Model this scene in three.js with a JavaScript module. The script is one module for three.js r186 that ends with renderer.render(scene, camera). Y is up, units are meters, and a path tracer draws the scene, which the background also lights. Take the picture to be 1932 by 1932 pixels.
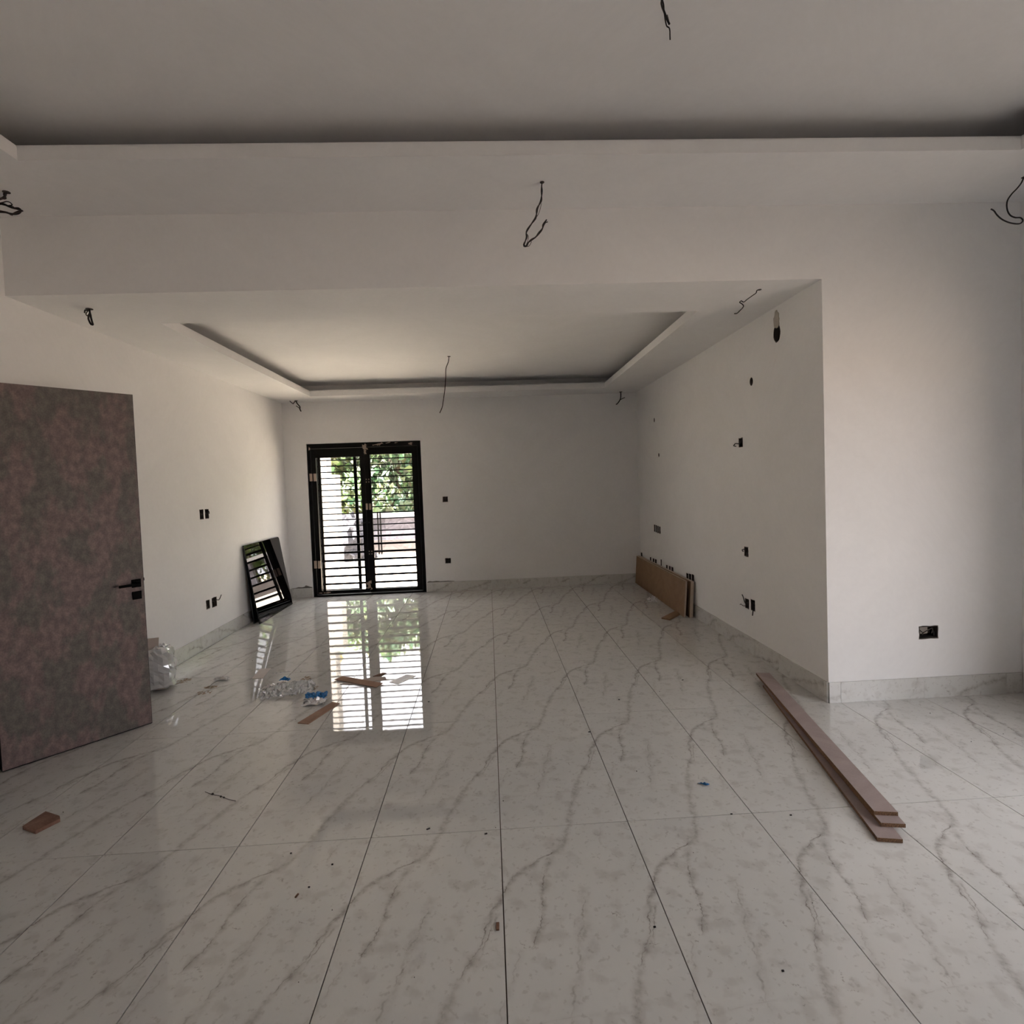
import * as THREE from 'three';
import { mergeGeometries } from 'three/addons/utils/BufferGeometryUtils.js';
import { RoundedBoxGeometry } from 'three/addons/geometries/RoundedBoxGeometry.js';
import { createNoise2D, createNoise3D } from 'simplex-noise';

// ------------------------------------------------------------------ camera
const scene = new THREE.Scene();
const F = 1037.334, CX = 967.73, CY = 946.96, EYE = 1.6169, PITCH = 0.03525, YAW = 0.04439, ROLL = -0.03689;
const camera = new THREE.PerspectiveCamera(2 * Math.atan(966 / F) * 180 / Math.PI, 1, 0.05, 200);
const fwd = new THREE.Vector3(Math.sin(YAW) * Math.cos(PITCH), -Math.sin(PITCH), -Math.cos(YAW) * Math.cos(PITCH));
const right0 = new THREE.Vector3(Math.cos(YAW), 0, Math.sin(YAW)), up0 = right0.clone().cross(fwd);
const right = right0.clone().multiplyScalar(Math.cos(ROLL)).addScaledVector(up0, Math.sin(ROLL));
const up = up0.clone().multiplyScalar(Math.cos(ROLL)).addScaledVector(right0, -Math.sin(ROLL));
camera.position.set(0, EYE, 0);
camera.quaternion.setFromRotationMatrix(new THREE.Matrix4().makeBasis(right, up, fwd.clone().negate()));
camera.setViewOffset(1932, 1932, 966 - CX, 966 - CY, 1932, 1932);
scene.add(camera);

// ------------------------------------------------------------------ sky, sun, exposure
const renderer = new THREE.WebGLRenderer({ antialias: true });
renderer.toneMapping = THREE.LinearToneMapping;
renderer.toneMappingExposure = 2.42;
renderer.shadowMap.enabled = true;
scene.background = new THREE.Color().setRGB(0.96, 0.94, 0.98);
scene.backgroundIntensity = 3.0;
const sun = new THREE.DirectionalLight(new THREE.Color().setRGB(1, 0.925, 0.86), 47);
sun.position.set(-44, 40, -3); sun.target.position.set(-2, 0, -10);
sun.castShadow = true; sun.shadow.mapSize.set(2048, 2048);
Object.assign(sun.shadow.camera, { left: -25, right: 25, top: 25, bottom: -25, near: 1, far: 90 });
scene.add(sun, sun.target);

// ------------------------------------------------------------------ helpers
function rng(seed) { return () => { seed = (seed + 0x6d2b79f5) | 0; let t = Math.imul(seed ^ (seed >>> 15), 1 | seed); t = (t + Math.imul(t ^ (t >>> 7), 61 | t)) ^ t; return ((t ^ (t >>> 14)) >>> 0) / 4294967296; }; }
const R = rng(7), n2 = createNoise2D(rng(11)), n3 = createNoise3D(rng(12));
const fbm = (x, y, o = 4) => { let s = 0, a = 0.5, f = 1; for (let i = 0; i < o; i++) { s += a * n2(x * f + i * 17.3, y * f - i * 9.1); a *= 0.5; f *= 2.03; } return s; };
const V = (x, y, z) => new THREE.Vector3(x, y, z);
const lerp = THREE.MathUtils.lerp, clamp = THREE.MathUtils.clamp, sstep = THREE.MathUtils.smoothstep;
// a photo pixel meets the plane axis = value
function at(u, v, axis, value) {
  const d = fwd.clone().multiplyScalar(F).addScaledVector(right, u - CX).addScaledVector(up, -(v - CY));
  const t = (value - camera.position[axis]) / d[axis];
  return camera.position.clone().addScaledVector(d, t);
}
const taken = new Map();
function numbered(name) { const n = taken.get(name) ?? 0; taken.set(name, n + 1); return n ? `${name}_${String(n).padStart(3, '0')}` : name; }
function shade(o) { o.castShadow = o.receiveShadow = true; return o; }
function thing(name, label, category, position, { group, kind } = {}) {
  const g = new THREE.Group(); g.name = numbered(name); if (position) g.position.copy(position);
  g.userData = { label, category }; if (group) g.userData.group = group; if (kind) g.userData.kind = kind;
  scene.add(g); return g;
}
function part(name, geo, mat, parent, label) { const m = shade(new THREE.Mesh(geo, mat)); m.name = name; if (label) m.userData.label = label; parent.add(m); return m; }
function single(name, geo, mat, label, category, opt = {}) {
  const m = shade(new THREE.Mesh(geo, mat)); m.name = numbered(name); m.userData = { label, category };
  if (opt.group) m.userData.group = opt.group; if (opt.kind) m.userData.kind = opt.kind;
  scene.add(m); return m;
}
// uv in metres from the dominant axis of each face
function metreUV(g, s = 1) {
  if (g.index) g = g.toNonIndexed();
  const p = g.attributes.position, n = g.attributes.normal, uv = new Float32Array(p.count * 2);
  for (let i = 0; i < p.count; i++) {
    const ax = Math.abs(n.getX(i)), ay = Math.abs(n.getY(i)), az = Math.abs(n.getZ(i));
    const [a, b] = ax >= ay && ax >= az ? [p.getZ(i), p.getY(i)] : ay >= az ? [p.getX(i), p.getZ(i)] : [p.getX(i), p.getY(i)];
    uv[i * 2] = a * s; uv[i * 2 + 1] = b * s;
  }
  g.setAttribute('uv', new THREE.BufferAttribute(uv, 2)); return g;
}
const box = (x0, x1, y0, y1, z0, z1) => { const g = new THREE.BoxGeometry(Math.abs(x1 - x0), Math.abs(y1 - y0), Math.abs(z1 - z0)); g.translate((x0 + x1) / 2, (y0 + y1) / 2, (z0 + z1) / 2); return metreUV(g); };
const merge = (list) => mergeGeometries(list.map((g) => { const h = g.index ? g.toNonIndexed() : g; for (const k of Object.keys(h.attributes)) if (!['position', 'normal', 'uv'].includes(k)) h.deleteAttribute(k); return h; }));
function dataTex(w, h, fn, srgb = true) {
  const d = new Uint8Array(w * h * 4);
  for (let y = 0; y < h; y++) for (let x = 0; x < w; x++) { const c = fn(x / w, y / h), i = (y * w + x) * 4; d[i] = c[0]; d[i + 1] = c[1]; d[i + 2] = c[2]; d[i + 3] = 255; }
  const t = new THREE.DataTexture(d, w, h); t.magFilter = t.minFilter = THREE.LinearFilter; t.wrapS = t.wrapT = THREE.RepeatWrapping;
  if (srgb) t.colorSpace = THREE.SRGBColorSpace; t.needsUpdate = true; return t;
}
// seamless noise over the unit square
const torus = (u, v, f, o = 3) => { let s = 0, a = 0.5; for (let i = 0; i < o; i++) { const k = f * 2 ** i / 6.283; s += a * n3(Math.cos(u * 6.2832) * k + i * 5, Math.sin(u * 6.2832) * k + Math.cos(v * 6.2832) * k * 1.37, Math.sin(v * 6.2832) * k - i * 3); a *= 0.5; } return s; };

// ------------------------------------------------------------------ measured room, metres
const xL = -3.0165, xR = 2.3153, xE = 3.727, zW = -3.680, zF = -8.3595, zB = 2.4;
const HS = 2.9197, HN = 3.413, LIP = 0.071, X0 = -0.0027, Z0 = 2.5165;
const tray = { x0: -2.4316, x1: 1.7207, z0: -7.8376, z1: -4.3361, h: HS, top: HS + 0.2 };
const trayN = { x0: -2.415, x1: 3.125, z0: -3.08, z1: 1.8, h: HN, top: HN + 0.235 };
const BH = 0.1466;   // skirting tile height

// ------------------------------------------------------------------ materials
const plasterBump = dataTex(256, 256, (u, v) => { const k = 128 + 90 * torus(u, v, 24, 4); return [k, k, k]; }, false);
const plasterTone = dataTex(512, 512, (u, v) => { const a = torus(u, v, 5, 4), b = torus(v, u, 40, 2); const k = 237 + 3 * a + 2 * b; return [k, k - 1, k - 2]; });
plasterTone.repeat.set(0.4, 0.4); plasterBump.repeat.set(2, 2);
const M = {
  paint: new THREE.MeshStandardMaterial({ map: plasterTone, roughness: 0.75 }),
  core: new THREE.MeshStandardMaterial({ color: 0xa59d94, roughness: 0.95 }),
  grout: new THREE.MeshStandardMaterial({ color: 0x574a3f, roughness: 0.9 }),
  black: new THREE.MeshPhysicalMaterial({ color: 0x050405, roughness: 0.5, specularIntensity: 0.3 }),
  blackMatt: new THREE.MeshPhysicalMaterial({ color: 0x060506, roughness: 0.8, specularIntensity: 0.3 }),
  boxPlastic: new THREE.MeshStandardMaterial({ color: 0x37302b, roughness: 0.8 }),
  darkLining: new THREE.MeshStandardMaterial({ color: 0x37302b, roughness: 0.9 }),  // dark lining and end disc stand in for the shade deep in holes
  wire: new THREE.MeshStandardMaterial({ color: 0x120c0a, roughness: 0.6 }),
  wireBrown: new THREE.MeshStandardMaterial({ color: 0x2a1712, roughness: 0.6 }),
  wireGrey: new THREE.MeshStandardMaterial({ color: 0x4a443f, roughness: 0.6 }),
  tape: new THREE.MeshStandardMaterial({ color: 0xb3a090, roughness: 0.8 }),
  pane: new THREE.MeshPhysicalMaterial({ color: 0xffffff, roughness: 0.0, transmission: 1, thickness: 0, ior: 1.45 }),
  gloss: new THREE.MeshPhysicalMaterial({ color: 0x050506, roughness: 0.02, ior: 1.55 }),
  glossEdge: new THREE.MeshStandardMaterial({ color: 0x0a0a0d, roughness: 0.35 }),
};

// polished marble-look porcelain: every tile carries the same 0.6 x 1.2 m print (u across, v away from the camera), with its own scuffs
const VEINS = [   // [points in metres, width, strength]
  [[[0.6, 0.79], [0.575, 0.735], [0.56, 0.71], [0.506, 0.527], [0.478, 0.488], [0.428, 0.39], [0.4, 0.3], [0.378, 0.22], [0.338, 0.093], [0.322, 0]], 0.0085, 0.62],
  [[[0.322, 1.2], [0.276, 1.07], [0.235, 1.01], [0.196, 0.957], [0.17, 0.862], [0.152, 0.76], [0.146, 0.69], [0.13, 0.61], [0.098, 0.535]], 0.009, 0.6],
  [[[0.235, 1.02], [0.172, 0.985], [0.105, 0.93], [0.06, 0.892], [0.02, 0.83], [0, 0.79]], 0.0085, 0.75],
  [[[0.303, 1.14], [0.27, 1.08], [0.23, 1.03]], 0.012, 0.3],
  [[[0.33, 0.78], [0.315, 0.717], [0.3, 0.647], [0.269, 0.554], [0.255, 0.475], [0.231, 0.397], [0.21, 0.331], [0.2, 0.25]], 0.012, 0.32],
  [[[0.03, 0.252], [0.133, 0.271], [0.254, 0.28], [0.374, 0.275]], 0.006, 0.16],
  [[[0.57, 0.68], [0.53, 0.57], [0.512, 0.5]], 0.004, 0.5], [[[0.6, 1.0], [0.55, 0.93], [0.53, 0.87]], 0.01, 0.16], [[[0.05, 0.52], [0.03, 0.45], [0, 0.36]], 0.008, 0.22], [[[0.6, 0.36], [0.585, 0.3], [0.55, 0.2]], 0.009, 0.22],
  [[[0.48, 1.2], [0.45, 1.12], [0.44, 1.05]], 0.008, 0.18], [[[0.47, 0], [0.42, -0.1]], 0.008, 0.1]];
const TW = 512, TH = 1024;
const printed = (() => {
  const f = new Float32Array(TW * TH), r = rng(404);
  const stamp = (x, y, w, k) => {
    const px = x / 0.6 * TW, py = y / 1.2 * TH, q = w / 0.6 * TW, R3 = Math.ceil(q * 2.6);
    for (let b = Math.max(0, Math.floor(py - R3)); b <= Math.min(TH - 1, py + R3); b++) for (let a = Math.max(0, Math.floor(px - R3)); a <= Math.min(TW - 1, px + R3); a++) { const d2 = ((a - px) ** 2 + (b - py) ** 2) / (q * q); if (d2 < 7) { const i = b * TW + a; f[i] = Math.max(f[i], k * Math.exp(-d2)); } }
  };
  VEINS.forEach(([pts, w, k], n) => {
    const c = new THREE.CatmullRomCurve3(pts.map(([x, y]) => V(x, y, 0)), false, 'centripetal'), N = Math.ceil(c.getLength() / 0.0012);
    for (let i = 0; i <= N; i++) {
      const p = c.getPointAt(i / N), t = i * 0.0012, j1 = 0.006 * n2(t * 14, n * 7.7) + 0.003 * n2(t * 45, n), env = 0.55 + 0.75 * n2(t * 9 + n * 5, 3.3), ww = w * (0.75 + 0.5 * n2(t * 11, n * 3.1));
      stamp(p.x + j1, p.y, Math.max(0.003, ww * 1.7), k * 0.62 * clamp(0.7 + 0.5 * n2(t * 6, n), 0.25, 1));
      stamp(p.x + j1 * 1.3 - w * 0.5, p.y, Math.max(0.0016, ww * 0.4), k * 1.25 * clamp(env, 0.15, 1));
      if (r() < 0.05) stamp(p.x + (r() - 0.5) * w * 4, p.y + (r() - 0.5) * w * 4, w * 0.35, k * 0.4);
    }
  });
  return f;
})();
function marble(seed) {
  const ox = seed * 31.7, oy = seed * -12.9, r = rng(seed * 97 + 5);
  const scuffs = Array.from({ length: 20 }, () => ({ x: r() * 0.6, y: r() * 1.2, a: r() * 3.14, l: 0.008 + r() * 0.028, w: 0.002 + r() * 0.005, k: 0.25 + r() * 0.45 }));
  return dataTex(TW, TH, (u, v) => {
    const x = u * 0.6, y = v * 1.2, grain = 0.72 + 0.6 * fbm(x * 34 + 3, y * 34 + 8, 3);
    let k = printed[Math.min(TH - 1, Math.round(v * TH)) * TW + Math.min(TW - 1, Math.round(u * TW))] * grain;
    k += sstep(fbm(x * 6 - 2, y * 6 + 5, 4), 0.1, 0.6) * 0.12 + sstep(fbm(x * 20 - ox, y * 20 + oy, 4), 0.3, 0.55) * 0.14;
    for (const q of scuffs) {
      const dx = x - q.x, dy = y - q.y; if (dx * dx + dy * dy > 0.003) continue;
      const p = dx * Math.cos(q.a) + dy * Math.sin(q.a), t = -dx * Math.sin(q.a) + dy * Math.cos(q.a) + 0.004 * n2(p * 60, q.x * 99);
      k += 0.6 * q.k * sstep(1 - Math.hypot(p / q.l, t / q.w), 0, 0.7) * sstep(n2(x * 110, y * 110), -0.5, 0.5);
    }
    k = clamp(k, 0, 1); const cloud = fbm(x * 3 + ox, y * 3 - oy, 3);
    return [lerp(211 + 4 * cloud, 108, k), lerp(210 + 4 * cloud, 98, k), lerp(206 + 4 * cloud, 90, k)];
  });
}
const wavy = dataTex(512, 512, (u, v) => { const k = 128 + 100 * torus(u, v, 16, 3); return [k, k, k]; }, false);
wavy.repeat.set(1, 2);
const TILES = [1, 2, 3, 4].map((s) => new THREE.MeshPhysicalMaterial({ map: marble(s), roughness: 0.015, ior: 1.7, bumpMap: wavy, bumpScale: 0.00003 }));
const skirtTex = TILES.map((m) => m.map);
const SKIRT = skirtTex.slice(0, 3).map((t) => new THREE.MeshPhysicalMaterial({ map: t, roughness: 0.12, ior: 1.5 }));

// ------------------------------------------------------------------ floor: every tile its own piece
const floor = thing('floor', 'polished white marble-look tiled floor with grey veins', 'floor', null, { kind: 'structure' });
part('grout_bed', merge([box(xL - 0.1, xE + 0.1, -0.1, -0.0065, zW, zB + 0.1), box(xL - 0.1, xR + 0.1, -0.1, -0.0065, zF - 0.2, zW)]), M.grout, floor, 'dark brown grout between the tiles');
const tileGeo = new Map();
function tileShape(ax, bx, az, bz) {   // fractions of a whole tile, az counted from its near edge
  const key = [ax, bx, az, bz].map((v) => v.toFixed(3)).join();
  if (!tileGeo.has(key)) {
    const g = new THREE.BoxGeometry(0.6 * (bx - ax) - 0.0042, 0.009, 1.2 * (bz - az) - 0.0042);
    const uv = g.attributes.uv, p = g.attributes.position;
    for (let i = 0; i < uv.count; i++) uv.setXY(i, ax + (p.getX(i) / 0.6 + (bx - ax) / 2), az + (-p.getZ(i) / 1.2 + (bz - az) / 2));
    tileGeo.set(key, g);
  }
  return tileGeo.get(key);
}
for (let j = -5; j <= 6; j++) for (let k = -5; k <= 6; k++) {
  const near = -(Z0 + 1.2 * (j - 1)), left = X0 + 0.6 * k;
  const n0 = Math.min(near, zB + 0.05), f0 = Math.max(near - 1.2, left + 0.3 > xR ? zW - 0.02 : zF - 0.01), l0 = left, r0 = Math.min(left + 0.6, near < zW + 0.4 ? xR + 0.01 : xE + 0.01);
  if (n0 - f0 < 0.02 || r0 - l0 < 0.02) continue;
  const m = part('tile', tileShape(0, (r0 - l0) / 0.6, (near - n0) / 1.2, (near - f0) / 1.2), TILES[Math.abs((j + 7) * 3 + (k + 9) * 7 + ((k * j) & 3)) % 4], floor);
  m.position.set((l0 + r0) / 2, -0.0045 + (R() - 0.5) * 0.0004, (n0 + f0) / 2);
  m.rotation.set((R() - 0.5) * 0.0006, 0, (R() - 0.5) * 0.0006);
}

// ------------------------------------------------------------------ walls
// each wall is a plaster layer, cut through for boxes and openings, on a solid core
const jag = (w, h, k, cx, cy, seed) => {   // ragged rectangle round cx, cy
  const r = rng(seed), pts = [], N = 5;
  const side = (x0, y0, x1, y1) => { for (let i = 0; i < N; i++) pts.push([lerp(x0, x1, i / N) + (r() - 0.5) * k, lerp(y0, y1, i / N) + (r() - 0.5) * k]); };
  side(-w / 2, -h / 2, w / 2, -h / 2); side(w / 2, -h / 2, w / 2, h / 2); side(w / 2, h / 2, -w / 2, h / 2); side(-w / 2, h / 2, -w / 2, -h / 2);
  return pts.map(([x, y]) => new THREE.Vector2(cx + x, cy + y));
};
const oval = (w, h, k, cx, cy, seed) => { const r = rng(seed); return Array.from({ length: 22 }, (_, i) => { const t = i / 22 * 6.2832, q = 1 + (r() - 0.5) * k; return new THREE.Vector2(cx + Math.cos(t) * w / 2 * q, cy + Math.sin(t) * h / 2 * q); }); };
const LAYER = 0.075, CORE = 0.16;
function extruded(outline, holes, depth) {
  const s = new THREE.Shape(outline.map(([x, y]) => new THREE.Vector2(x, y)));
  for (const h of holes) s.holes.push(new THREE.Path(h));
  return new THREE.ExtrudeGeometry(s, { depth, bevelEnabled: false });
}
// axis 'z': shape x = world x, outward behind the face is -z.  axis 'x': shape x = -world z (left wall) or world z
function wall(name, label, outline, cuts, openings, place, bores = []) {
  const g = thing(name, label, 'wall', null, { kind: 'structure' });
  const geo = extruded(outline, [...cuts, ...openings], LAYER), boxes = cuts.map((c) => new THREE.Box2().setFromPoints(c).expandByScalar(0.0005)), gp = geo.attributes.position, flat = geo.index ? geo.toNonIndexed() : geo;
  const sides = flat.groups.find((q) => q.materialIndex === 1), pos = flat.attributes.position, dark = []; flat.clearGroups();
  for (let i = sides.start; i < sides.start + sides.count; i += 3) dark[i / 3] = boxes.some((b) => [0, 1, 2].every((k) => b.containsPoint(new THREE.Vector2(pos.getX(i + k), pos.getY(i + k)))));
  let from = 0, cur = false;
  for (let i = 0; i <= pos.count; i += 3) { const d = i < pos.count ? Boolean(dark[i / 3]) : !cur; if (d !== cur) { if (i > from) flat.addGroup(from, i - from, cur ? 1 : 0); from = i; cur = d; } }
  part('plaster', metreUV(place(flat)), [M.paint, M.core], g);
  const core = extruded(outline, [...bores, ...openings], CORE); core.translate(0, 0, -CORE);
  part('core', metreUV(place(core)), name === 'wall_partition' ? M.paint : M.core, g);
  return g;
}
const P2 = (...a) => a.map(([x, y]) => new THREE.Vector2(x, y));
const placeBack = (g) => { g.translate(0, 0, zF - LAYER); return g; };
const placePart = (g) => { g.translate(0, 0, zW - LAYER); return g; };
const placeLeft = (g) => { g.rotateY(Math.PI / 2); g.translate(xL - LAYER, 0, 0); return g; };       // shape x = -world z
const placeRight = (g) => { g.rotateY(-Math.PI / 2); g.translate(xR + LAYER, 0, 0); return g; };     // shape x = world z
const placeEast = (g) => { g.rotateY(-Math.PI / 2); g.translate(xE + LAYER, 0, 0); return g; };

const cutsL = [], cutsR = [], cutsB = [], cutsP = [], boresR = [];
const DOOR = { x0: -2.685, x1: -0.99, top: 2.303 };

// electrical boxes and holes: [u, v, width, height, style]
const boxesLeft = [[380.5, 970.5, 0.075, 0.1, 'box'], [390.5, 969.5, 0.075, 0.1, 'box'], [392.5, 1140.5, 0.07, 0.09, 'box'], [404.5, 1136, 0.1, 0.1, 'box']];
const boxesRight = [[1397.5, 835, 0.075, 0.08, 'box'], [1408, 1041, 0.075, 0.085, 'box'], [1409.5, 1139, 0.07, 0.085, 'box'], [1420.5, 1142, 0.075, 0.095, 'box'],
  [1235.2, 996.5, 0.054, 0.094, 'box'], [1238.4, 997.6, 0.054, 0.094, 'box'], [1241.6, 999, 0.054, 0.094, 'box'], [1244.9, 1000.2, 0.054, 0.094, 'box'],
  [1200.6, 1044.5, 0.052, 0.100, 'box'], [1206, 1047, 0.065, 0.100, 'box'], [1210.6, 1049, 0.072, 0.100, 'box'],
  [1227.6, 1058, 0.052, 0.100, 'box'], [1233, 1060.5, 0.065, 0.100, 'box'], [1237.4, 1062.3, 0.072, 0.100, 'box'], [1247.4, 1062.2, 0.039, 0.094, 'box'],
  [1258.2, 1073.5, 0.058, 0.100, 'box'], [1263.8, 1075.5, 0.065, 0.100, 'box'], [1268.6, 1077.5, 0.072, 0.100, 'box'],
  [1297, 1089.5, 0.065, 0.094, 'box'], [1302, 1091, 0.065, 0.100, 'box'], [1307.4, 1093, 0.072, 0.106, 'box'],
  [1465.6, 628.5, 0.1, 0.135, 'bighole'], [1417.4, 720, 0.055, 0.07, 'hole'], [1234.4, 792.5, 0.035, 0.06, 'hole'], [1243, 858.5, 0.04, 0.05, 'hole']];
const boxesBack = [[840, 942, 0.075, 0.08, 'box'], [845.3, 1058, 0.08, 0.075, 'box']];
const boxesPier = [[1752, 1193, 0.135, 0.085, 'box']];
const jobs = [];
let seedNo = 40;
function cut(list, cuts, side) {
  for (const [u, v, w, h, style] of list) {
    seedNo++;
    const p = side === 'left' ? at(u, v, 'x', xL) : side === 'right' ? at(u, v, 'x', xR) : at(u, v, 'z', side === 'back' ? zF : zW);
    const sx = side === 'left' ? -p.z : side === 'right' ? p.z : p.x;
    const r = rng(seedNo);
    let ring = style === 'box' ? jag(w + 0.006, h + 0.006, 0.005, sx, p.y, seedNo) : style === 'hole' ? oval(w + 0.004, h + 0.004, 0.05, sx, p.y, seedNo) : oval(w + 0.008, h + 0.008, 0.08, sx, p.y, seedNo);
    cuts.push(ring); if (style !== 'box') boresR.push(ring); jobs.push({ p, w, h, style, side, seed: seedNo, r });
  }
}
cut(boxesLeft, cutsL, 'left'); cut(boxesRight, cutsR, 'right'); cut(boxesBack, cutsB, 'back'); cut(boxesPier, cutsP, 'pier');
// plaster broken away above the skirting on both sides of the garden door
const chipA = P2([-3.0, BH], [-2.7, BH], [-2.7, BH + 0.008], [-2.73, BH + 0.016], [-2.765, BH + 0.032], [-2.79, BH + 0.04], [-2.815, BH + 0.02], [-2.85, BH + 0.012], [-2.9, BH + 0.018], [-2.94, BH + 0.006], [-3.0, BH + 0.003]);
const chipB = P2([-0.975, BH], [-0.56, BH], [-0.57, BH + 0.005], [-0.66, BH + 0.013], [-0.78, BH + 0.009], [-0.84, BH + 0.02], [-0.9, BH + 0.012], [-0.94, BH + 0.022], [-0.975, BH + 0.008]);
cutsB.push(chipA, chipB);

const YT = 3.75;
wall('wall_back', 'white painted far wall with the barred garden door', [[xL - 0.2, -0.09], [xR + 0.2, -0.09], [xR + 0.2, YT], [xL - 0.2, YT]], cutsB,
  [P2([DOOR.x0, -0.05], [DOOR.x1, -0.05], [DOOR.x1, DOOR.top], [DOOR.x0, DOOR.top])], placeBack);
const LD = { z0: -3.42, z1: -2.5, top: 2.36 };   // room doorway in the left wall
wall('wall_left', 'long white painted wall beside the open concrete-look door', [[-zB - 0.1, -0.09], [-zF + 0.2, -0.09], [-zF + 0.2, YT], [-zB - 0.1, YT]], cutsL,
  [P2([-LD.z1, -0.05], [-LD.z0, -0.05], [-LD.z0, LD.top], [-LD.z1, LD.top])], placeLeft);
wall('wall_right', 'white painted side wall with socket boxes and two round holes', [[zF - 0.05, -0.09], [zW - LAYER - CORE, -0.09], [zW - LAYER - CORE, YT], [zF - 0.05, YT]], cutsR, [], placeRight, boresR);
wall('wall_partition', 'white wall and beam framing the wide opening to the far room', [[xR, -0.09], [xE + 0.05, -0.09], [xE + 0.05, YT], [xL - 0.05, YT], [xL - 0.05, HS], [xR, HS]], cutsP, [], placePart);
// glazed opening to the garden on the right, out of frame, and the wall behind the camera
const WIN = { z0: -2.32, z1: -0.45, top: 2.25 };
wall('wall_east', 'white painted outer wall with the wide garden opening', [[zW - 0.3, -0.09], [zB + 0.1, -0.09], [zB + 0.1, YT], [zW - 0.3, YT]], [],
  [P2([WIN.z0, -0.05], [WIN.z1, -0.05], [WIN.z1, WIN.top], [WIN.z0, WIN.top])], placeEast);
{
  const g = thing('wall_rear', 'white painted wall closing the near room', 'wall', null, { kind: 'structure' });
  part('plaster', box(xL - 0.2, xE + 0.2, -0.09, YT, zB, zB + 0.2), M.paint, g);
  const f = thing('window_2', 'black metal frame of the wide garden opening', 'window frame', null, { kind: 'structure' });
  const X = xE + 0.06;
  part('head', box(X, X + 0.08, WIN.top - 0.06, WIN.top, WIN.z0, WIN.z1), M.black, f);
  part('sill', box(X, X + 0.08, -0.05, 0.01, WIN.z0, WIN.z1), M.black, f);
  for (const z of [WIN.z0, WIN.z1 - 0.06]) part('jamb', box(X, X + 0.08, 0.01, WIN.top - 0.06, z, z + 0.06), M.black, f);
  // closed lobby behind the doorway in the left wall
  const v = thing('wall_lobby', 'walls of the dark lobby behind the open door', 'wall', null, { kind: 'structure' });
  const a = xL - LAYER - CORE, b = a - 1.3;
  part('plaster', merge([box(b - 0.1, b, -0.09, 2.9, LD.z0 - 0.4, LD.z1 + 0.4), box(b, a, -0.09, 2.9, LD.z0 - 0.4, LD.z0 - 0.3), box(b, a, -0.09, 2.9, LD.z1 + 0.3, LD.z1 + 0.4), box(b - 0.1, a, 2.8, 2.9, LD.z0 - 0.4, LD.z1 + 0.4), box(b, a, -0.09, 0, LD.z0 - 0.3, LD.z1 + 0.3)]), M.paint, v);
}

// ------------------------------------------------------------------ tray ceilings
function ring(ox0, ox1, oz0, oz1, x0, x1, z0, z1, y0, y1) {
  const s = new THREE.Shape(P2([ox0, -oz1], [ox1, -oz1], [ox1, -oz0], [ox0, -oz0]));
  s.holes.push(new THREE.Path(P2([x0, -z1], [x1, -z1], [x1, -z0], [x0, -z0])));
  const g = new THREE.ExtrudeGeometry(s, { depth: y1 - y0, bevelEnabled: false });
  g.rotateX(-Math.PI / 2); g.translate(0, y0, 0); return metreUV(g);
}
function trayCeiling(label, t, ox0, ox1, oz0, oz1) {
  const g = thing('ceiling', label, 'ceiling', null, { kind: 'structure' });
  part('soffit', ring(ox0, ox1, oz0, oz1, t.x0, t.x1, t.z0, t.z1, t.h, t.h + LIP), M.paint, g);
  const c = 0.3;
  part('cove_back', ring(ox0, ox1, oz0, oz1, t.x0 - c, t.x1 + c, t.z0 - c, t.z1 + c, t.h + LIP, t.top), M.paint, g);
  // thin bead standing on the inner edge of the lip
  const bead = 0.012;
  part('lip_bead', ring(t.x0 - 0.03, t.x1 + 0.03, t.z0 - 0.03, t.z1 + 0.03, t.x0 - bead, t.x1 + bead, t.z0 - bead, t.z1 + bead, t.h + LIP, t.h + LIP + 0.014), M.paint, g);
  part('upper_panel', box(ox0 - 0.2, ox1 + 0.2, t.top, t.top + 0.2, oz0, oz1), M.paint, g);
  return g;
}
trayCeiling('white tray ceiling of the near room with a recessed cove', trayN, xL - 0.02, xE + 0.02, zW - 0.02, zB + 0.02);
trayCeiling('white tray ceiling of the far room with a recessed cove', tray, xL - 0.02, xR + 0.02, zF - 0.02, zW - LAYER - CORE + 0.005);

// ------------------------------------------------------------------ skirting, strip by strip
function skirting(name, label, horizontal, fixed, a, b, joint, out) {
  const g = thing(name, label, 'baseboard', null, { kind: 'structure' });
  let s = a, i = 0;
  while (s < b - 0.01) {
    let e = Math.min(b, joint + 0.6 * (Math.floor((s - joint) / 0.6 + 1.001)));
    if (b - e < 0.02) e = b;
    const len = e - s - 0.0016, geo = new THREE.BoxGeometry(horizontal ? len : 0.01, BH - 0.002, horizontal ? 0.01 : len);
    const p = geo.attributes.position, uv = geo.attributes.uv, o = R() * 0.8;
    for (let q = 0; q < uv.count; q++) uv.setXY(q, p.getY(q) / 0.6 + o, (horizontal ? p.getX(q) : p.getZ(q)) / 1.2 + o * 1.7);
    const m = part('skirting_tile', geo, SKIRT[i++ % 3], g);
    const mid = (s + e) / 2, off = fixed + out * 0.0055 + (R() - 0.5) * 0.001;
    m.position.set(horizontal ? mid : off, BH / 2, horizontal ? off : mid);
    s = e;
  }
  return g;
}
skirting('baseboard_left', 'grey marble-look skirting along the left wall', false, xL, zF + 0.011, LD.z0 - 0.01, -(Z0) , 1);
skirting('baseboard_right', 'grey marble-look skirting below the socket boxes', false, xR, zF + 0.011, zW + 0.0, -(Z0), -1);
skirting('baseboard_back', 'grey marble-look skirting between garden door and leaning boards', true, zF, DOOR.x1 + 0.012, xR - 0.011, X0, 1);
skirting('baseboard_corner', 'short grey skirting between garden door and corner', true, zF, xL + 0.011, DOOR.x0 - 0.012, X0, 1);
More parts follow.
